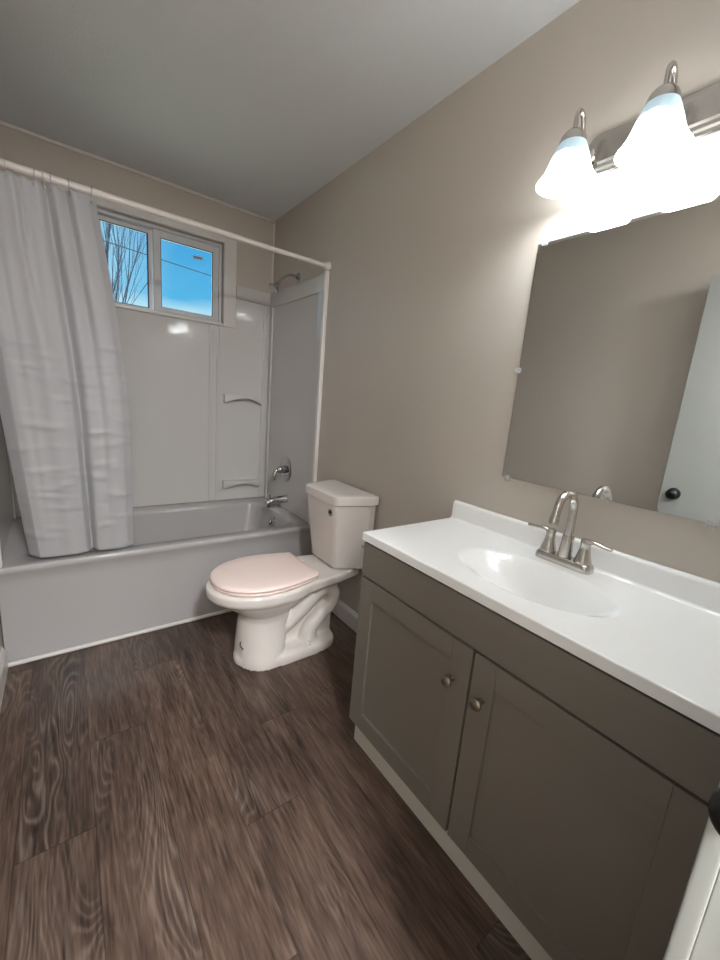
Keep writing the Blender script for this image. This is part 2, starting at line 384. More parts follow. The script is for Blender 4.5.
# ------------------------------------------------------------ outside
setting(struct('ground_outside', box(NB(), -12, 14, .3, 30, -.7, -.6), M_ground, smooth=0), 'ground outside the window', 'ground')
def bare_tree():
    b = NB(); rnd = random.Random(11)
    def br(p, d, ln, r, depth):
        pts = [p]; q = p; dd = d
        for i in range(5):
            dd = (dd + Vector((rnd.uniform(-.10, .10), rnd.uniform(-.1, .1), rnd.uniform(.0, .07)))).normalized()
            q = q+dd*ln/5; pts.append(q)
        tube(b, pts, [r*(1-.8*i/5) for i in range(6)], 6 if depth < 2 else 4)
        if depth >= 3: return
        for i in range((9, 7, 5)[depth]):
            t = rnd.uniform(.25, .98); k = min(int(t*5), 4); s = pts[k].lerp(pts[k+1], t*5-k)
            a = rnd.uniform(0, 2*PI); sp = rnd.uniform(.16, .34)
            nd = (dd + Vector((math.cos(a), math.sin(a), 0))*sp + Vector((0, 0, .18))).normalized()
            br(s, nd, ln*rnd.uniform(.42, .6), r*(1-.7*t)*.62, depth+1)
    for x, y, h, s in ((0, 0, 4.3, 1),):
        base = Vector((-.50, 7.2, -.62))
        tube(b, [base, base+Vector((.02, 0, 1.3)), base+Vector((.0, 0, 2.2))], [.16, .12, .10], 10)
        top = base+Vector((0, 0, 1.7))
        for i in range(10):
            a = i*2.4; sp = .06+.20*rnd.random()
            br(top+Vector((math.cos(a)*.05, math.sin(a)*.05, rnd.uniform(-.2, .5))), Vector((math.cos(a)*sp, math.sin(a)*sp, 1)).normalized(), rnd.uniform(2.4, 3.4), .022, 1)
    return b
tag(obj('bare_tree', bare_tree(), M_bark), 'leafless upright tree outside the left window pane', 'tree')
b = NB(); tube(b, [(-9+i*.9, 7.9, 4.10-.075*(-9+i*.9)) for i in range(26)], .009, 6)
tag(obj('overhead_cable', b, M_wire), 'thin dark overhead cable crossing the sky outside the window', 'cable')

# ------------------------------------------------------------ bathtub
tub = thing('bathtub', 'white alcove bathtub with a plain apron under the window', 'bathtub', (-.762, -.40, 0))
b = NB(); RZ = .455
rings = [rrect(-1.521, -.003, -.783, -.003, .006, .0), rrect(-1.521, -.003, -.785, -.003, .006, .02), rrect(-1.521, -.003, -.776, -.003, .006, .07),
         rrect(-1.521, -.003, -.778, -.003, .006, .36), rrect(-1.521, -.003, -.783, -.003, .006, .418), rrect(-1.521, -.003, -.789, -.003, .008, .426), rrect(-1.521, -.003, -.791, -.003, .008, .438),
         rrect(-1.521, -.003, -.790, -.003, .010, RZ-.006), rrect(-1.520, -.004, -.7865, -.004, .014, RZ-.001), rrect(-1.515, -.008, -.781, -.010, .02, RZ), rrect(-1.50, -.02, -.765, -.03, .04, RZ-.001),
         rrect(-1.44, -.082, -.712, -.085, .10, RZ-.003), rrect(-1.43, -.092, -.703, -.095, .10, RZ-.012), rrect(-1.423, -.099, -.697, -.101, .10, RZ-.035),
         rrect(-1.36, -.135, -.670, -.13, .11, .20), rrect(-1.33, -.165, -.645, -.155, .11, .145), rrect(-1.27, -.21, -.60, -.20, .10, .122)]
loft(b, rings, True, True)
obj('tub_body', b, M_tub, tub, smooth=50)
b = NB(); lathe(b, [(.0, -.012), (.026, -.012), (.034, -.006), (.036, .0), (.036, .006)], (-.108, -.395, .375), axis=(1, 0, -.15), n=28)
ov = obj('overflow_cover', b, M_chrome, tub)
b = NB(); tube(b, spline([(-.118, -.395, .385), (-.128, -.395, .375), (-.130, -.395, .355)], 5), .005, 10)
obj('trip_lever', b, M_chrome, ov)

# ------------------------------------------------------------ shower surround
sur = thing('shower_surround', 'glossy white moulded shower wall panels around the bathtub', 'shower surround', (-.762, -.02, .456))
SZ0, SZ1 = .457, 1.962
tx0, tx1, tz0 = WX0-.087, WX1+.082, 1.683      # window trim, panels stop there
b = NB()
box(b, XL+.003, -.003, -.012, -.0008, SZ0, tz0, .001); box(b, tx1, -.003, -.012, -.0008, tz0-.002, SZ1, .001); box(b, XL+.003, tx0, -.012, -.0008, tz0-.002, SZ1, .001)
# raised border below the top, beside the window, and the two vertical ribs of the shelf column
box(b, tx1+.001, -.02, -.022, -.010, 1.878, SZ1, .005, 3)
box(b, XL+.02, tx0-.001, -.022, -.010, 1.878, SZ1, .005, 3)
for xx in (-.435, -.385):
    box(b, xx-.010, xx+.010, -.0165, -.010, SZ0, tz0-.001 if xx < tx1-.02 else 1.878, .0045, 3)
box(b, -.064, -.040, -.0185, -.010, SZ0+.0, 1.878, .006, 3)
obj('back_panel', b, M_acryl, sur)
def end_panel(x, s, flip):
    b = NB()
    X = lambda a, c: (min(x+s*a, x+s*c), max(x+s*a, x+s*c))
    a0, a1 = X(.0008, .010); box(b, a0, a1, -.765, -.0125, SZ0, SZ1, .001)
    a0, a1 = X(.009, .021); box(b, a0, a1, -.765, -.023, 1.865, SZ1, .005, 3)       # top border
    box(b, a0, a1, -.765, -.700, SZ0, 1.868, .005, 3)                               # front border
    box(b, a0, a1, -.060, -.0225, SZ0, 1.868, .005, 3)                              # corner border
    o = obj('end_panel', b, M_acryl, sur)
    b = NB(); a0, a1 = X(.0008, .026); box(b, a0, a1, -.788, -.765, SZ0, SZ1+.008, .004, 3)
    obj('edge_trim', b, M_trim, o)
end_panel(0, -1, 1); end_panel(XL, 1, 0)
def shelf(z):
    # thin ledge with an arched underside
    b = NB(); x0, x1 = -.345, -.075; n = 24; hgt = .062
    front = []; back = []
    for i in range(n+1):
        t = i/n; x = x0+(x1-x0)*t; arch = math.sin(PI*t)
        dep = .040+.030*arch
        zb = z-hgt+.040*arch
        front.append((Vector((x, -.012-dep, z)), Vector((x, -.012-dep, zb+.004)), Vector((x, -.012-dep*.55, zb)), Vector((x, -.0105, zb+.010)), Vector((x, -.0105, z))))
    rings = [[f[k] for k in range(5)] for f in front]
    loft(b, rings, True, True)
    bmesh.ops.bevel(b, geom=[e for e in b.edges if len(e.link_faces) == 2 and e.calc_face_angle(0) > .9], offset=.004, segments=2, affect='EDGES')
    obj('shelf', b, M_acryl, sur, smooth=45)
shelf(1.232); shelf(.607)

# ------------------------------------------------------------ shower fittings
sh = thing('wall_shower', 'chrome shower head on a bent arm above the shower panel', 'shower head', (0, -.40, 1.985))
b = NB(); lathe(b, [(.0, 0), (.030, 0), (.030, -.003), (.024, -.010), (.012, -.014), (.0, -.014)], (-.0005, -.40, 2.005), 'X', 28)
obj('flange', b, M_chrome, sh)
arm = spline([(-.006, -.40, 2.005), (-.05, -.40, 2.010), (-.095, -.40, 1.990), (-.135, -.40, 1.945)], 8)
b = NB(); tube(b, arm, .0085, 14); obj('arm', b, M_chrome, sh)
d = Vector((-.60, 0, -.80)).normalized()
b = NB(); lathe(b, [(.0, -.005), (.012, -.004), (.013, .012), (.016, .020), (.022, .032), (.034, .045), (.037, .055), (.034, .058), (.0, .057)], Vector((-.135, -.40, 1.945)), axis=d, n=28)
obj('spray_head', b, M_chrome, sh)
va = thing('shower_valve', 'round chrome shower valve plate with a lever handle', 'shower valve', (-.011, -.372, .745))
b = NB(); lathe(b, [(.0, .001), (.088, .001), (.088, -.003), (.080, -.010), (.060, -.013), (.0, -.013)], (-.0105, -.372, .745), 'X', 40)
obj('escutcheon', b, M_chrome, va)
b = NB(); lathe(b, [(.0, -.012), (.030, -.013), (.026, -.045), (.023, -.062), (.018, -.068), (.0, -.070)], (-.0105, -.372, .745), 'X', 28)
tube(b, spline([(-.068, -.372, .745), (-.090, -.376, .735), (-.100, -.380, .700), (-.098, -.381, .672)], 6), lerp_list([.013, .012, .010, .008], 19), 12)
obj('lever_handle', b, M_chrome, va)
sp = thing('tub_spout', 'chrome tub spout below the shower valve', 'tub spout', (-.011, -.395, .535))
b = NB()
tube(b, [(-.0105, -.395, .535), (-.02, -.395, .535), (-.06, -.395, .534), (-.11, -.395, .530), (-.145, -.395, .522), (-.160, -.395, .512), (-.163, -.395, .508)], [.030, .029, .027, .026, .025, .018, .006], 20)
lathe(b, [(.017, 0), (.017, .02)], (-.142, -.395, .488), 'Z', 20)
obj('spout_body', b, M_chrome, sp)
b = NB(); lathe(b, [(.0, .0), (.004, 0), (.004, .018), (.008, .020), (.008, .026), (.0, .028)], (-.135, -.395, .546), 'Z', 14)
obj('diverter_knob', b, M_chrome, sp)

# ------------------------------------------------------------ curtain rod, rings, curtain
RODZ, RODY = 1.998, -.768
rod = thing('curtain_rod', 'straight white shower curtain rod spanning the alcove', 'curtain rod', (-.762, RODY, RODZ))
b = NB(); tube(b, [(XL+.012, RODY, RODZ), (-.5, RODY, RODZ)], .0135, 20); obj('rod_tube', b, M_rod, rod)
b = NB(); tube(b, [(-.5005, RODY, RODZ), (-.012, RODY, RODZ)], .0120, 20); obj('rod_tube', b, M_rod, rod)
for x, s in ((-.0005, -1), (XL+.0005, 1)):
    b = NB(); lathe(b, [(.0, 0), (.027, 0), (.027, s*.004), (.021, s*.016), (.018, s*.030), (.0, s*.031)], (x, RODY, RODZ), 'X', 28); obj('end_flange', b, M_rod, rod)

def curtain():
    b = NB(); nu, nv = 200, 150; zt, zb = 1.979, .470
    G = lambda x, c, w: math.exp(-((x-c)/w)**2)
    rnd = random.Random(3)
    cre = [(rnd.uniform(.0, 1), rnd.uniform(.1, .5), rnd.uniform(.05, .62), rnd.uniform(-.06, .06), rnd.uniform(.6, 1.2)) for _ in range(42)]
    rows = []
    for j in range(nv+1):
        t = j/nv                       # 0 bottom, 1 top
        z0 = zb+(zt-zb)*t; row = []
        xr = -1.010 - .0*t if t < .4 else -1.010 - .098*((t-.4)/.6)**1.5
        xl = -1.412 - .100*min(1, t/.85)**.9
        for i in range(nu+1):
            s = i/nu
            sv = .575+.03*t
            y = 0
            y += .040*G(s, sv, .035+.01*t)*(1-.25*t)            # deep valley between the two big folds
            y += .050*max(0, (.10-s)/.10)**1.3*(1-.4*t)          # left edge turns back into the tub
            y += -.016*G(s, .33, .20) - .018*G(s, .80, .13)
            y += .007*math.sin(2*PI*(s*4.2+.15*t))*(.35+.65*t) + .003*math.sin(2*PI*(s*7.3-.3*t)+1)*(t**2)
            y += .018*G(s, .76, .030)*(t**1.3) + .020*G(s, .40, .03)*max(0, t-.62)/.38 + .013*G(s, .20, .035)*t
            y += .014*max(0, (s-.93)/.07)
            # fold marks from the packet
            for (cs, w, ct, sl, a) in cre:
                dz = (t-ct-sl*(s-cs))/.006
                if abs(dz) < 3 and abs(s-cs) < w*1.2: y -= a*.0075*math.exp(-dz*dz)*G(s, cs, w*.5)
            for ct in (.085, .165, .245, .33, .42, .51): y -= .0040*math.exp(-((t-ct-.006*math.sin(9*s))/.005)**2)*(.5+.5*math.sin(17*s+ct*40))
            zz = z0 - .005*t**12*(1-math.cos(2*PI*(s*9)))*.5     # scalloped top between the rings
            row.append(b.verts.new((xl+(xr-xl)*s, RODY+.012+y, zz)))
        rows.append(row)
    for r0, r1 in zip(rows, rows[1:]):
        for i in range(nu): b.faces.new((r0[i], r0[i+1], r1[i+1], r1[i]))
    return b
cu = obj('shower_curtain', curtain(), M_curt, loc=(-1.26, RODY, .47), smooth=80)
tag(cu, 'white fabric shower curtain gathered at the left end of the rod', 'shower curtain')
ms = cu.modifiers.new('thickness', 'SOLIDIFY'); ms.thickness = .0012; ms.offset = 0
ring_labels = ['clear curtain ring nearest the window pane', 'clear curtain ring second from the curtain\'s free edge',
               'clear curtain ring third from the curtain\'s free edge, close to a twin', 'clear curtain ring fourth from the curtain\'s free edge, close to a twin',
               'clear curtain ring fifth from the curtain\'s free edge', 'clear curtain ring at the left edge of the photo']
for (x, tl), lab in zip(((-1.122, .1), (-1.195, -.2), (-1.252, .15), (-1.273, -.1), (-1.300, .3), (-1.380, -.15)), ring_labels):
    b = NB(); pts = []
    for k in range(29):
        a = 2*PI*k/28; pts.append(Vector((x+math.sin(a)*.0+tl*.012*math.cos(a), RODY+.0205*math.sin(a), RODZ-.0115+.0300*math.cos(a))))
    tube(b, pts[:-1]+[pts[0]], .0026, 8, cap=False)
    tag(obj('curtain_ring', b, M_clear, loc=(x, RODY, RODZ-.04)), lab, 'curtain ring', 'curtain rings on the rod')

# ------------------------------------------------------------ toilet
TY = -1.238
toi = thing('toilet', 'white two piece toilet with closed lid between bathtub and vanity', 'toilet', (-.40, TY, 0))
def egg(xc, lf, lb, hw, z, n=56, bp=2.6, yo=0.0):
    out = []
    for i in range(n):
        a = 2*PI*i/n; c, s = math.cos(a), math.sin(a)
        if c >= 0: out.append(Vector((xc-lf*c, TY+yo+hw*s, z)))
        else:
            e = 2/bp; out.append(Vector((xc+lb*abs(c)**e, TY+yo+hw*math.copysign(abs(s)**e, s), z)))
    return out
def bake(bm_list, vox, iters):
    bm = NB()
    for t in bm_list: bmesh.ops.recalc_face_normals(t, faces=t.faces[:]); merge(bm, t)
    me = bpy.data.meshes.new('tmp'); bm.to_mesh(me); bm.free()
    o = bpy.data.objects.new('tmp', me); C.objects.link(o)
    r = o.modifiers.new('r', 'REMESH'); r.mode = 'VOXEL'; r.voxel_size = vox
    s = o.modifiers.new('s', 'SMOOTH'); s.iterations = iters; s.factor = .5
    dg = bpy.context.evaluated_depsgraph_get(); dg.update()
    e = bpy.data.meshes.new_from_object(o.evaluated_get(dg))
    bm = NB(); bm.from_mesh(e); bpy.data.objects.remove(o); bpy.data.meshes.remove(e)
    return bm
parts = []
# front pedestal and bowl
parts.append(loft(NB(), [egg(-.54, .124, .105, .138, .0, yo=-.006), egg(-.54, .122, .105, .136, .03, yo=-.006), egg(-.54, .116, .105, .126, .10, bp=3.5), egg(-.54, .110, .105, .114, .18, bp=3.5), egg(-.54, .103, .12, .112, .225, bp=3.5),
    egg(-.54, .112, .14, .120, .255), egg(-.54, .150, .17, .142, .285), egg(-.54, .195, .20, .166, .318), egg(-.535, .228, .22, .180, .340), egg(-.535, .250, .235, .193, .352), egg(-.535, .258, .24, .199, .364), egg(-.535, .260, .24, .200, .395), egg(-.535, .254, .235, .194, .406)]))
# flared foot
parts.append(loft(NB(), [egg(-.44, .230, .285, .143, .0, bp=4, yo=-.008), egg(-.44, .230, .285, .143, .030, bp=4, yo=-.008), egg(-.44, .222, .278, .136, .046, bp=4, yo=-.008), egg(-.44, .22, .26, .115, .055, bp=4, yo=-.008)]))
# rear deck under the tank
def deck_ring(z, i): return [Vector((x, TY+y, z)) for x, y in ((-.04, -.11+i), (-.17, -.140+i), (-.34, -.168+i), (-.44, -.18+i), (-.44, .18-i), (-.34, .168-i), (-.17, .140-i), (-.04, .11-i))]
parts.append(loft(NB(), [deck_ring(.325, .055), deck_ring(.350, .02), deck_ring(.362, .003), deck_ring(.400, .0), deck_ring(.407, .004)]))
# spine and rear leg
parts.append(box(NB(), -.50, -.16, TY-.050, TY+.050, .03, .36)); parts.append(box(NB(), -.26, -.170, TY-.062, TY+.062, .02, .30))
for s in (-1, 1):
    y = TY+s*.062
    pth = spline([(-.47, y, .13), (-.42, y, .175), (-.36, y+s*.012, .235), (-.29, y+s*.016, .300), (-.225, y+s*.012, .318), (-.178, y+s*.008, .275), (-.192, y+s*.008, .215), (-.255, y+s*.012, .165), (-.305, y+s*.012, .115), (-.315, y+s*.012, .045)], 8)
    parts.append(tube(NB(), pth, lerp_list([.030, .040, .043, .043, .042, .040, .038, .038, .042, .05], len(pth)), 18))
bb = bake(parts, .0055, 5)
obj('bowl', bb, M_porc, toi, smooth=180)
# seat ring and lid
def lidplan(g, z, n=64):
    # elongated oval with a straight hinge side; g grows the outline
    out = []; xb, xt, xm, wm, wb = -.318-g, -.770-g, -.545, .192+g, .150+g
    xb = -.318+g
    N1 = n//2
    half = []
    for i in range(N1+1):
        t = i/N1
        if t < .45:
            q = t/.45; x = xb+(xm-xb)*q; w = wb+(wm-wb)*math.sin(q*PI/2)
        else:
            q = (t-.45)/.55*PI/2; x = xm+(xt-xm)*math.sin(q); w = wm*math.cos(q)**.92 if q < PI/2-1e-6 else 0
        half.append((x, w))
    for x, w in half: out.append(Vector((x, TY+.003-w, z)))
    for x, w in half[::-1][1:]: out.append(Vector((x, TY+.003+w, z)))
    return out
b = NB(); loft(b, [lidplan(-.012, .4075), lidplan(-.004, .4085), lidplan(0, .412), lidplan(.0, .418), lidplan(-.006, .4215)]); obj('seat_ring', b, M_seat, toi, smooth=60)
b = NB(); loft(b, [lidplan(-.010, .4235), lidplan(-.001, .4245), lidplan(.003, .428), lidplan(.003, .434), lidplan(-.003, .440), lidplan(-.02, .4435), lidplan(-.07, .4455)]); obj('seat_lid', b, M_seat, toi, smooth=60)
for s in (-1, 1):
    b = NB(); box(b, -.318, -.282, TY+s*.075-.022, TY+s*.075+.022, .407, .424, .006, 3); obj('hinge', b, M_seat, toi)
# tank
TC = -1.212
def tank_ring(z, k, g=0):
    # plan of the tank: flat front, slanted sides, wider back; k = 0 bottom .. 1 top
    w = lambda a, c: a+(c-a)*k
    pts = [(-.018+g*.3, w(.185, .198)+g), (w(-.05, -.06), w(.190, .205)+g), (w(-.188, -.222)-g*.6, w(.115, .152)+g*.7), (w(-.195, -.230)-g, w(.095, .130)+g*.4)]
    pts = pts + [(x, -y) for x, y in pts[::-1]]
    return [Vector((x, TC+y, z)) for x, y in pts]
b = NB(); loft(b, [tank_ring(.408, 0, -.02), tank_ring(.414, 0, -.006), tank_ring(.425, .02), tank_ring(.60, .55), tank_ring(.757, 1)])
bmesh.ops.bevel(b, geom=[e for e in b.edges if abs(e.verts[0].co.z-e.verts[1].co.z) > .05], offset=.006, segments=2, affect='EDGES')
tank = obj('tank', b, M_porc, toi, smooth=35)
b = NB(); loft(b, [tank_ring(.758, 1, .004), tank_ring(.762, 1, .010), tank_ring(.795, 1, .011), tank_ring(.803, 1, .008), tank_ring(.8075, 1, -.001), tank_ring(.809, 1, -.03)])
bmesh.ops.bevel(b, geom=[e for e in b.edges if .03 > abs(e.verts[0].co.z-e.verts[1].co.z) > .02], offset=.008, segments=3, affect='EDGES')
obj('tank_lid', b, M_porc, tank, smooth=35)
hc = Vector((-.2235, TC-.098, .715))
b = NB(); lathe(b, [(.0, .004), (.021, .003), (.021, -.002), (.016, -.004), (.0, -.004)], hc, 'X', 20); lev = obj('handle_escutcheon', b, M_chrome, tank); lev['label'] = 'small chrome ring around the lever hole'
b = NB(); lathe(b, [(.0, -.003), (.009, -.003), (.009, -.006), (.0, -.0065)], hc, 'X', 14); obj('lever_hole', b, M_dark, lev)
b = NB(); lathe(b, [(.0, 0), (.007, 0), (.007, -.03), (.011, -.03), (.011, -.042), (.0, -.042)], (-.075, TC-.193+.006, .545), 'Y', 14); fv = obj('supply_fitting', b, M_chrome, tank)
b = NB(); lathe(b, [(.017, 0), (.016, .008), (.010, .016), (.0, .018)], (-.335, TY-.118, .052), 'Z', 20); obj('bolt_cap', b, M_porc, toi)
b = NB(); tube(b, spline([(-.655, TY-.055, .132), (-.662, TY-.062, .120), (-.655, TY-.083, .108)], 4), .0025, 6); sc = obj('scuff_mark', b, M_dark, toi); sc['label'] = 'short black scuff on the pedestal'

# ------------------------------------------------------------ vanity
VY0, VY1, VC = -2.848, -1.897, -2.3725; VX = -.445
van = thing('vanity_cabinet', 'taupe grey shaker bathroom vanity cabinet with two doors', 'vanity cabinet', (-.22, VC, 0))
b = NB(); box(b, VX, VX+.018, VY0, VY1, .105, .807, .001); box(b, VX+.018, -.002, VY0, VY0+.016, .105, .807, .001); box(b, VX+.018, -.002, VY1-.016, VY1, .105, .807, .001)
box(b, VX+.018, -.002, VY0+.016, VY1-.016, .105, .121); box(b, -.008, -.002, VY0+.016, VY1-.016, .121, .807); obj('carcass', b, M_cab, van)
b = NB(); box(b, VX+.014, VX+.028, VY0, VY1, 0, .1045, .001); tb = obj('toe_board', b, M_toe, van); tb['label'] = 'pale bare toe board'
b = NB(); box(b, VX-.020, VX-.0005, VY0, VY1, .685, .802, .0018); obj('false_drawer_front', b, M_cab, van)
def vdoor(y0, y1, ky):
    z0, z1 = .112, .678; x0, x1 = VX-.020, VX-.0005; st = .064
    b = NB()
    box(b, x0, x1, y0, y0+st, z0, z1, .0015); box(b, x0, x1, y1-st, y1, z0, z1, .0015)
    box(b, x0, x1, y0+st, y1-st, z0, z0+st, .0015); box(b, x0, x1, y0+st, y1-st, z1-st, z1, .0015)
    d_ = obj('door', b, M_cab, van)
    b = NB(); box(b, x0+.009, x0+.015, y0+st-.003, y1-st+.003, z0+st-.003, z1-st+.003); obj('recessed_panel', b, M_cab, d_, smooth=0)
    b = NB(); lathe(b, [(.0, .0), (.009, .0), (.0075, -.004), (.0055, -.008), (.006, -.013), (.012, -.018), (.0155, -.022), (.0155, -.026), (.012, -.030), (.004, -.032), (.0, -.032)], (x0+.0004, ky, .566), 'X', 28)
    obj('knob', b, M_knobn, d_)
vdoor(-2.3695, VY1-.001, -2.318); vdoor(VY0+.001, -2.3755, -2.412)

TOPZ = .836
vt = thing('countertop', 'white one piece vanity top with oval basin and low backsplash', 'countertop', (-.24, VC, .808))
def top_mesh():
    b = NB(); x0, x1, y0, y1 = -.468, -.0015, -2.856, -1.888
    cx, cy, ax, ay = -.262, -2.3745, .138, .226
    nx, ny = 110, 200; g = []
    def height(x, y):
        u, v = (x-cx)/ax, (y-cy)/ay
        r = math.sqrt(u*u+v*v)
        z = TOPZ
        if r < 1:
            # shallow lip then the bowl, deepest under the faucet
            q = 1-r
            bowl = min(1, q/.92); bowl = bowl**1.25; bowl = bowl*bowl*(3-2*bowl)*.55 + .45*(1-(1-bowl)**2)
            lip = min(1, q/.14); z -= .118*bowl*lip*(2-lip)
        # rolled front and side edge
        e = min(x-x0, y-y0, y1-y)
        if e < .004: z -= .004*(1-math.sqrt(max(0, 1-((.004-e)/.004)**2)))
        # cove to the backsplash
        return z
    def grid1(a, c, n):
        pts = [a+(c-a)*i/n for i in range(n+1)]
        return pts
    xs = [x0, x0+.0008, x0+.002, x0+.004]+grid1(x0+.006, x1, nx)
    ys = [y0, y0+.001, y0+.003]+grid1(y0+.006, y1-.006, ny)+[y1-.003, y1-.001, y1]
    rows = [[b.verts.new((x, y, height(x, y))) for y in ys] for x in xs]
    for r0, r1 in zip(rows, rows[1:]):
        for i in range(len(ys)-1): b.faces.new((r0[i], r0[i+1], r1[i+1], r1[i]))
    # skirt
    low = .8085
    def side(loop):
        lv = [b.verts.new((v.co.x, v.co.y, low)) for v in loop]
        for i in range(len(loop)-1): b.faces.new((loop[i], loop[i+1], lv[i+1], lv[i]))
    side(rows[0]); side(rows[-1]); side([r[0] for r in rows]); side([r[-1] for r in rows])
    bmesh.ops.remove_doubles(b, verts=b.verts[:], dist=1e-6)
    return b
obj('basin_top', top_mesh(), M_top, vt, smooth=40)
b = NB()
prof = [(-.0015, TOPZ-.002), (-.034, TOPZ-.0005), (-.027, TOPZ+.003), (-.0225, TOPZ+.009), (-.021, TOPZ+.060), (-.018, TOPZ+.067), (-.012, TOPZ+.070), (-.0015, TOPZ+.070)]
loft(b, [[Vector((p[0], y, p[1])) for p in prof] for y in (-2.856, -1.890)])
obj('backsplash', b, M_top, vt, smooth=50)
b = NB(); lathe(b, [(.0, .004), (.016, .004), (.022, .003), (.024, .0)], (-.262, VC, TOPZ-.131), 'Z', 28); obj('drain', b, M_nickel, vt)

# ------------------------------------------------------------ faucet
FX, FY = -.070, -2.368
fa = thing('faucet', 'brushed nickel centerset faucet with gooseneck spout and two levers', 'faucet', (FX, FY, TOPZ))
b = NB()
loft(b, [rrect(FX-.027, FX+.027, FY-.082, FY+.082, .018, TOPZ+.0005), rrect(FX-.027, FX+.027, FY-.082, FY+.082, .018, TOPZ+.012), rrect(FX-.024, FX+.024, FY-.079, FY+.079, .017, TOPZ+.021), rrect(FX-.018, FX+.018, FY-.073, FY+.073, .014, TOPZ+.025)])
obj('base_plate', b, M_nickel, fa)
b = NB(); lathe(b, [(.0, 0), (.020, 0), (.0185, .02), (.0165, .045), (.0155, .062), (.0145, .066), (.0, .066)], (FX, FY, TOPZ+.024), 'Z', 28)
path = [Vector((FX, FY, TOPZ+.085)), Vector((FX, FY, TOPZ+.125))]+[Vector((FX-.050+.050*math.cos(a), FY, TOPZ+.168+.052*math.sin(a))) for a in [PI*k/16*.96 for k in range(17)]]
dl = path[-1]-path[-2]; path.append(path[-1]+dl.normalized()*.014)
tube(b, path, [.0125, .0118]+[.0115]*17+[.0112], 18)
p = path[-1]; dn = dl.normalized()
lathe(b, [(.0, -.002), (.0125, -.002), (.0130, .004), (.0120, .006), (.0128, .009), (.0132, .016), (.012, .024), (.0, .024)], p, axis=dn, n=22)
spt = obj('gooseneck_spout', b, M_nickel, fa, smooth=50)
b = NB(); lathe(b, [(.0, .0), (.003, 0), (.003, .05), (.006, .053), (.006, .060), (.0, .062)], (FX+.020, FY-.004, TOPZ+.024), 'Z', 12); obj('lift_rod', b, M_nickel, fa)
for s in (1, -1):
    yy = FY+s*.052
    b = NB(); lathe(b, [(.0, 0), (.0235, 0), (.0235, .004), (.019, .02), (.0145, .04), (.0135, .055), (.0150, .064), (.012, .071), (.0, .073)], (FX, yy, TOPZ+.0235), 'Z', 26)
    pts = spline([(FX, yy, TOPZ+.086), (FX-.004, yy+s*.022, TOPZ+.092), (FX-.006, yy+s*.048, TOPZ+.089), (FX-.008, yy+s*.070, TOPZ+.088)], 6)
    tube(b, pts, lerp_list([.012, .0095, .008, .0085], len(pts)), 14, flat=((0, 0, 1), .6))
    obj('lever_handle', b, M_nickel, fa, smooth=50)

# ------------------------------------------------------------ mirror
MY0, MY1, MZ0, MZ1 = -2.692, -2.077, 1.043, 1.803
mi = thing('wall_mirror', 'frameless wall mirror held by clear clips over the vanity', 'mirror', (0, (MY0+MY1)/2, MZ0))
b = NB(); bv = .009
def mr(x, i): return [Vector((x, MY0+i, MZ0+i)), Vector((x, MY1-i, MZ0+i)), Vector((x, MY1-i, MZ1-i)), Vector((x, MY0+i, MZ1-i))]
loft(b, [mr(-.0012, 0), mr(-.0057, 0), mr(-.0062, bv)])
obj('mirror_glass', b, M_mirror, mi, smooth=0)
for y, z, s in ((MY1-.022, MZ1, 1), (MY0+.03, MZ1, 1), (MY1-.022, MZ0, -1), (MY0+.03, MZ0, -1)):
    b = NB(); box(b, -.0105, -.0066, y-.009, y+.009, z-.008 if s > 0 else z-.012, z+.012 if s > 0 else z+.008, .0015); box(b, -.0068, -.0008, y-.009, y+.009, z+.0005 if s > 0 else z-.012, z+.012 if s > 0 else z-.0005, .001)
    lathe(b, [(.0, 0), (.004, 0), (.003, -.002), (.0, -.0025)], (-.0104, y, z+s*.006), 'X', 12); obj('mirror_clip', b, M_clear, mi)
b = NB(); box(b, -.0105, -.0066, MY1-.008, MY1+.012, 1.402, 1.420, .0015); box(b, -.0068, -.0008, MY1+.0005, MY1+.012, 1.402, 1.420, .001); obj('mirror_clip', b, M_clear, mi)

# ------------------------------------------------------------ vanity light
LX, LYC = -.120, -2.408
vl = thing('vanity_light', 'three shade brushed nickel vanity light bar above the mirror', 'light fixture', (0, LYC, 1.945))
def plate():
    b = NB(); y0, y1 = LYC-.225, LYC+.220; z0, z1 = 1.942, 2.050
    def ring(x, i, cut): 
        yy0, yy1, a, c = y0+i, y1-i, z0+i, z1-i
        return [Vector((x, yy0+cut, a)), Vector((x, yy1-cut, a)), Vector((x, yy1, a+cut)), Vector((x, yy1, c-cut)), Vector((x, yy1-cut, c)), Vector((x, yy0+cut, c)), Vector((x, yy0, c-cut)), Vector((x, yy0, a+cut))]
    loft(b, [ring(-.0008, 0, .018), ring(-.010, 0, .018), ring(-.0135, .0035, .018), ring(-.0135, .012, .018), ring(-.020, .0155, .018), ring(-.0205, .024, .018), ring(-.027, .028, .016)])
    return b
obj('back_plate', plate(), M_nickel, vl, smooth=25)
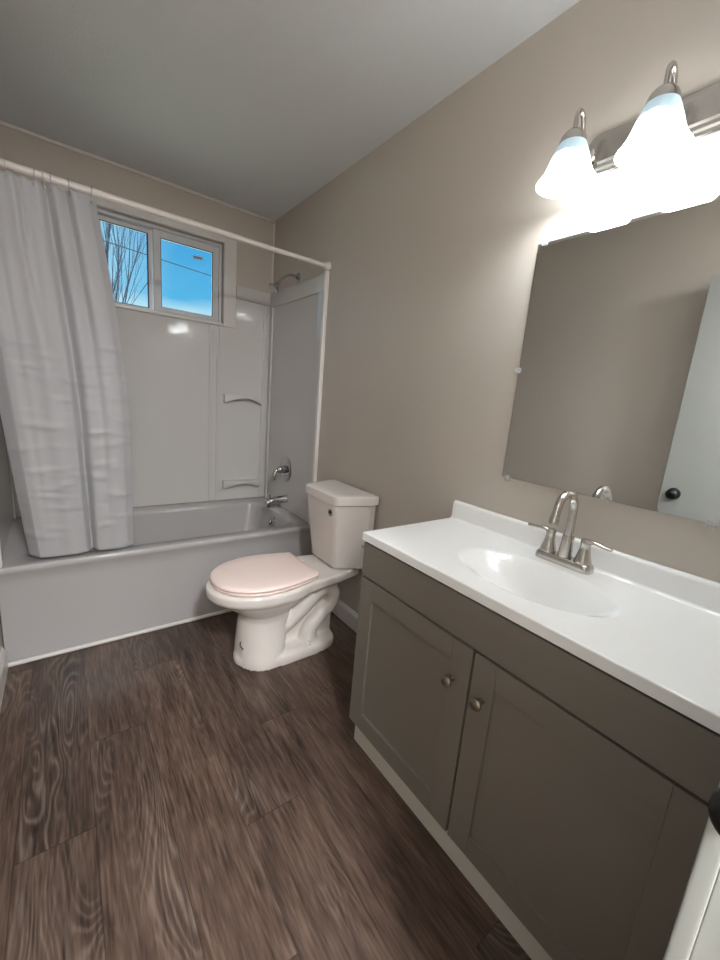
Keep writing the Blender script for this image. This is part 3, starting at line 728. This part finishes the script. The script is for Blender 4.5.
for k in (-1, 0, 1):
    yy = LYC-k*.203
    b = NB(); lathe(b, [(.0, 0), (.020, 0), (.018, -.006), (.010, -.010), (.0, -.011)], (-.0265, yy, 1.992), 'X', 22)
    tube(b, spline([(-.030, yy, 1.992), (-.050, yy, 1.996), (-.072, yy, 2.020), (-.086, yy, 2.058), (-.104, yy, 2.071), (-.118, yy, 2.058), (-.120, yy, 2.022)], 7), .0062, 12)
    arm_ = obj('arm', b, M_nickel, vl)
    b = NB(); lathe(b, [(.0, .036), (.012, .035), (.021, .029), (.029, .020), (.033, .011), (.0345, .0), (.031, .0), (.0, .003)], (LX, yy, 1.986), 'Z', 32)
    obj('shade_cap', b, M_nickel, arm_)
    b = NB(); prof = [(.031, .098), (.035, .091), (.041, .078), (.0465, .061), (.0525, .042), (.0595, .024), (.068, .010), (.0750, .001), (.0765, -.002)]
    inner = [(r-.003, h) for r, h in prof[::-1]]
    pr = prof+inner; n = 48; o_ = Vector((LX, yy, 1.893))
    rings = [[o_+Vector((r*math.cos(2*PI*i/n), r*math.sin(2*PI*i/n), h)) for i in range(n)] for r, h in pr]
    loft(b, rings, False, False)
    obj('glass_shade', b, M_shade, arm_, loc=o_, smooth=60)
    ld = bpy.data.lights.new('bulb', 'POINT'); ld.energy = BULB_W; ld.shadow_soft_size = .026; ld.color = LAMP_COL
    lo = bpy.data.objects.new('bulb', ld); C.objects.link(lo); lo.parent = vl; lo.location = Vector((LX, yy, 1.922))-vl.location

# ------------------------------------------------------------ doors
def knob_mesh(b, c, n, rose=.032):
    lathe(b, [(.0, .0), (rose, .0), (rose, .004), (rose*.8, .008), (.013, .010), (.011, .022), (.014, .030), (.024, .036), (.0275, .045), (.0270, .053), (.021, .060), (.010, .063), (.0, .0635)], c, axis=n, n=32)
def slab_door(name, p0, p1, th, z0, z1, label, panel=None):
    """p0 hinge, p1 free edge in plan (visible face side is left of p0->p1 when th > 0)"""
    p0, p1 = Vector((p0[0], p0[1], 0)), Vector((p1[0], p1[1], 0)); d = (p1-p0).normalized(); n = Vector((-d.y, d.x, 0))*(1 if th > 0 else -1); ln = (p1-p0).length
    b = NB(); box(b, 0, ln, -abs(th), 0, z0, z1, .002)
    if panel: 
        pass
    mtx = Matrix((( d.x, n.x, 0, p0.x), (d.y, n.y, 0, p0.y), (0, 0, 1, 0), (0, 0, 0, 1)))
    bmesh.ops.transform(b, matrix=mtx, verts=b.verts[:])
    root = bpy.data.objects.new(name, None); C.objects.link(root); root.location = (p0.x, p0.y, z0); root['kind'] = 'structure'; setting(root, label, 'door')
    return root, b, d, n, ln, mtx
# entry door swung open against the left wall (seen in the mirror)
root, b, d, n, ln, mtx = slab_door('door_1', (-1.487, -2.862), (-1.447, -2.158), -.035, .008, 2.035, 'white slab door open along the left wall, seen in the mirror')
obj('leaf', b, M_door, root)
kc = mtx @ Vector((ln-.062, 0, .905)); b = NB(); knob_mesh(b, kc, n); k1 = obj('door_knob', b, M_black, root); k1['label'] = 'round black knob'
b = NB(); box(b, ln-.0005, ln+.002, -.030, -.006, .876, .934); bmesh.ops.transform(b, matrix=mtx, verts=b.verts[:]); obj('latch_plate', b, M_black, root)
# second door at the right hand side of the opening
root, b, d, n, ln, mtx = slab_door('door_2', (-.797, -3.50), (-.800, -2.852), .034, .008, 2.035, 'white door edge with black knob at the right of the photo')
b.free(); b = NB()
box(b, 0, ln-.016, -.034, -.008, .008, 2.035, .002); box(b, ln-.016, ln, -.034, 0, .008, 2.035, .003); box(b, .0, .024, -.034, 0, .008, 2.035, .003)
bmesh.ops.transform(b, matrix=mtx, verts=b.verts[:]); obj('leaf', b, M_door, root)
kc = mtx @ Vector((ln-.0275, -.006, .968)); b = NB(); knob_mesh(b, kc, n, .022); k2 = obj('door_knob', b, M_black, root); k2['label'] = 'round black knob'

# ------------------------------------------------------------ fill lamp added out of view behind the camera to even the light
hl = thing('fill_lamp', 'added round fill lamp, unseen behind the camera', 'added fill lamp', (-1.1, -3.7, H))
b = NB(); lathe(b, [(.0, 0), (.15, 0), (.15, -.02), (.0, -.02)], (-1.1, -3.7, H-.0005), 'Z', 40); obj('fill_lamp_base', b, M_trim, hl)
ld = bpy.data.lights.new('fill_light', 'AREA'); ld.shape = 'DISK'; ld.size = .28; ld.energy = FILL_W; ld.color = (.93, .97, 1.0)
lo = bpy.data.objects.new('fill_light', ld); C.objects.link(lo); lo.parent = hl; lo.location = (0, 0, -.024)
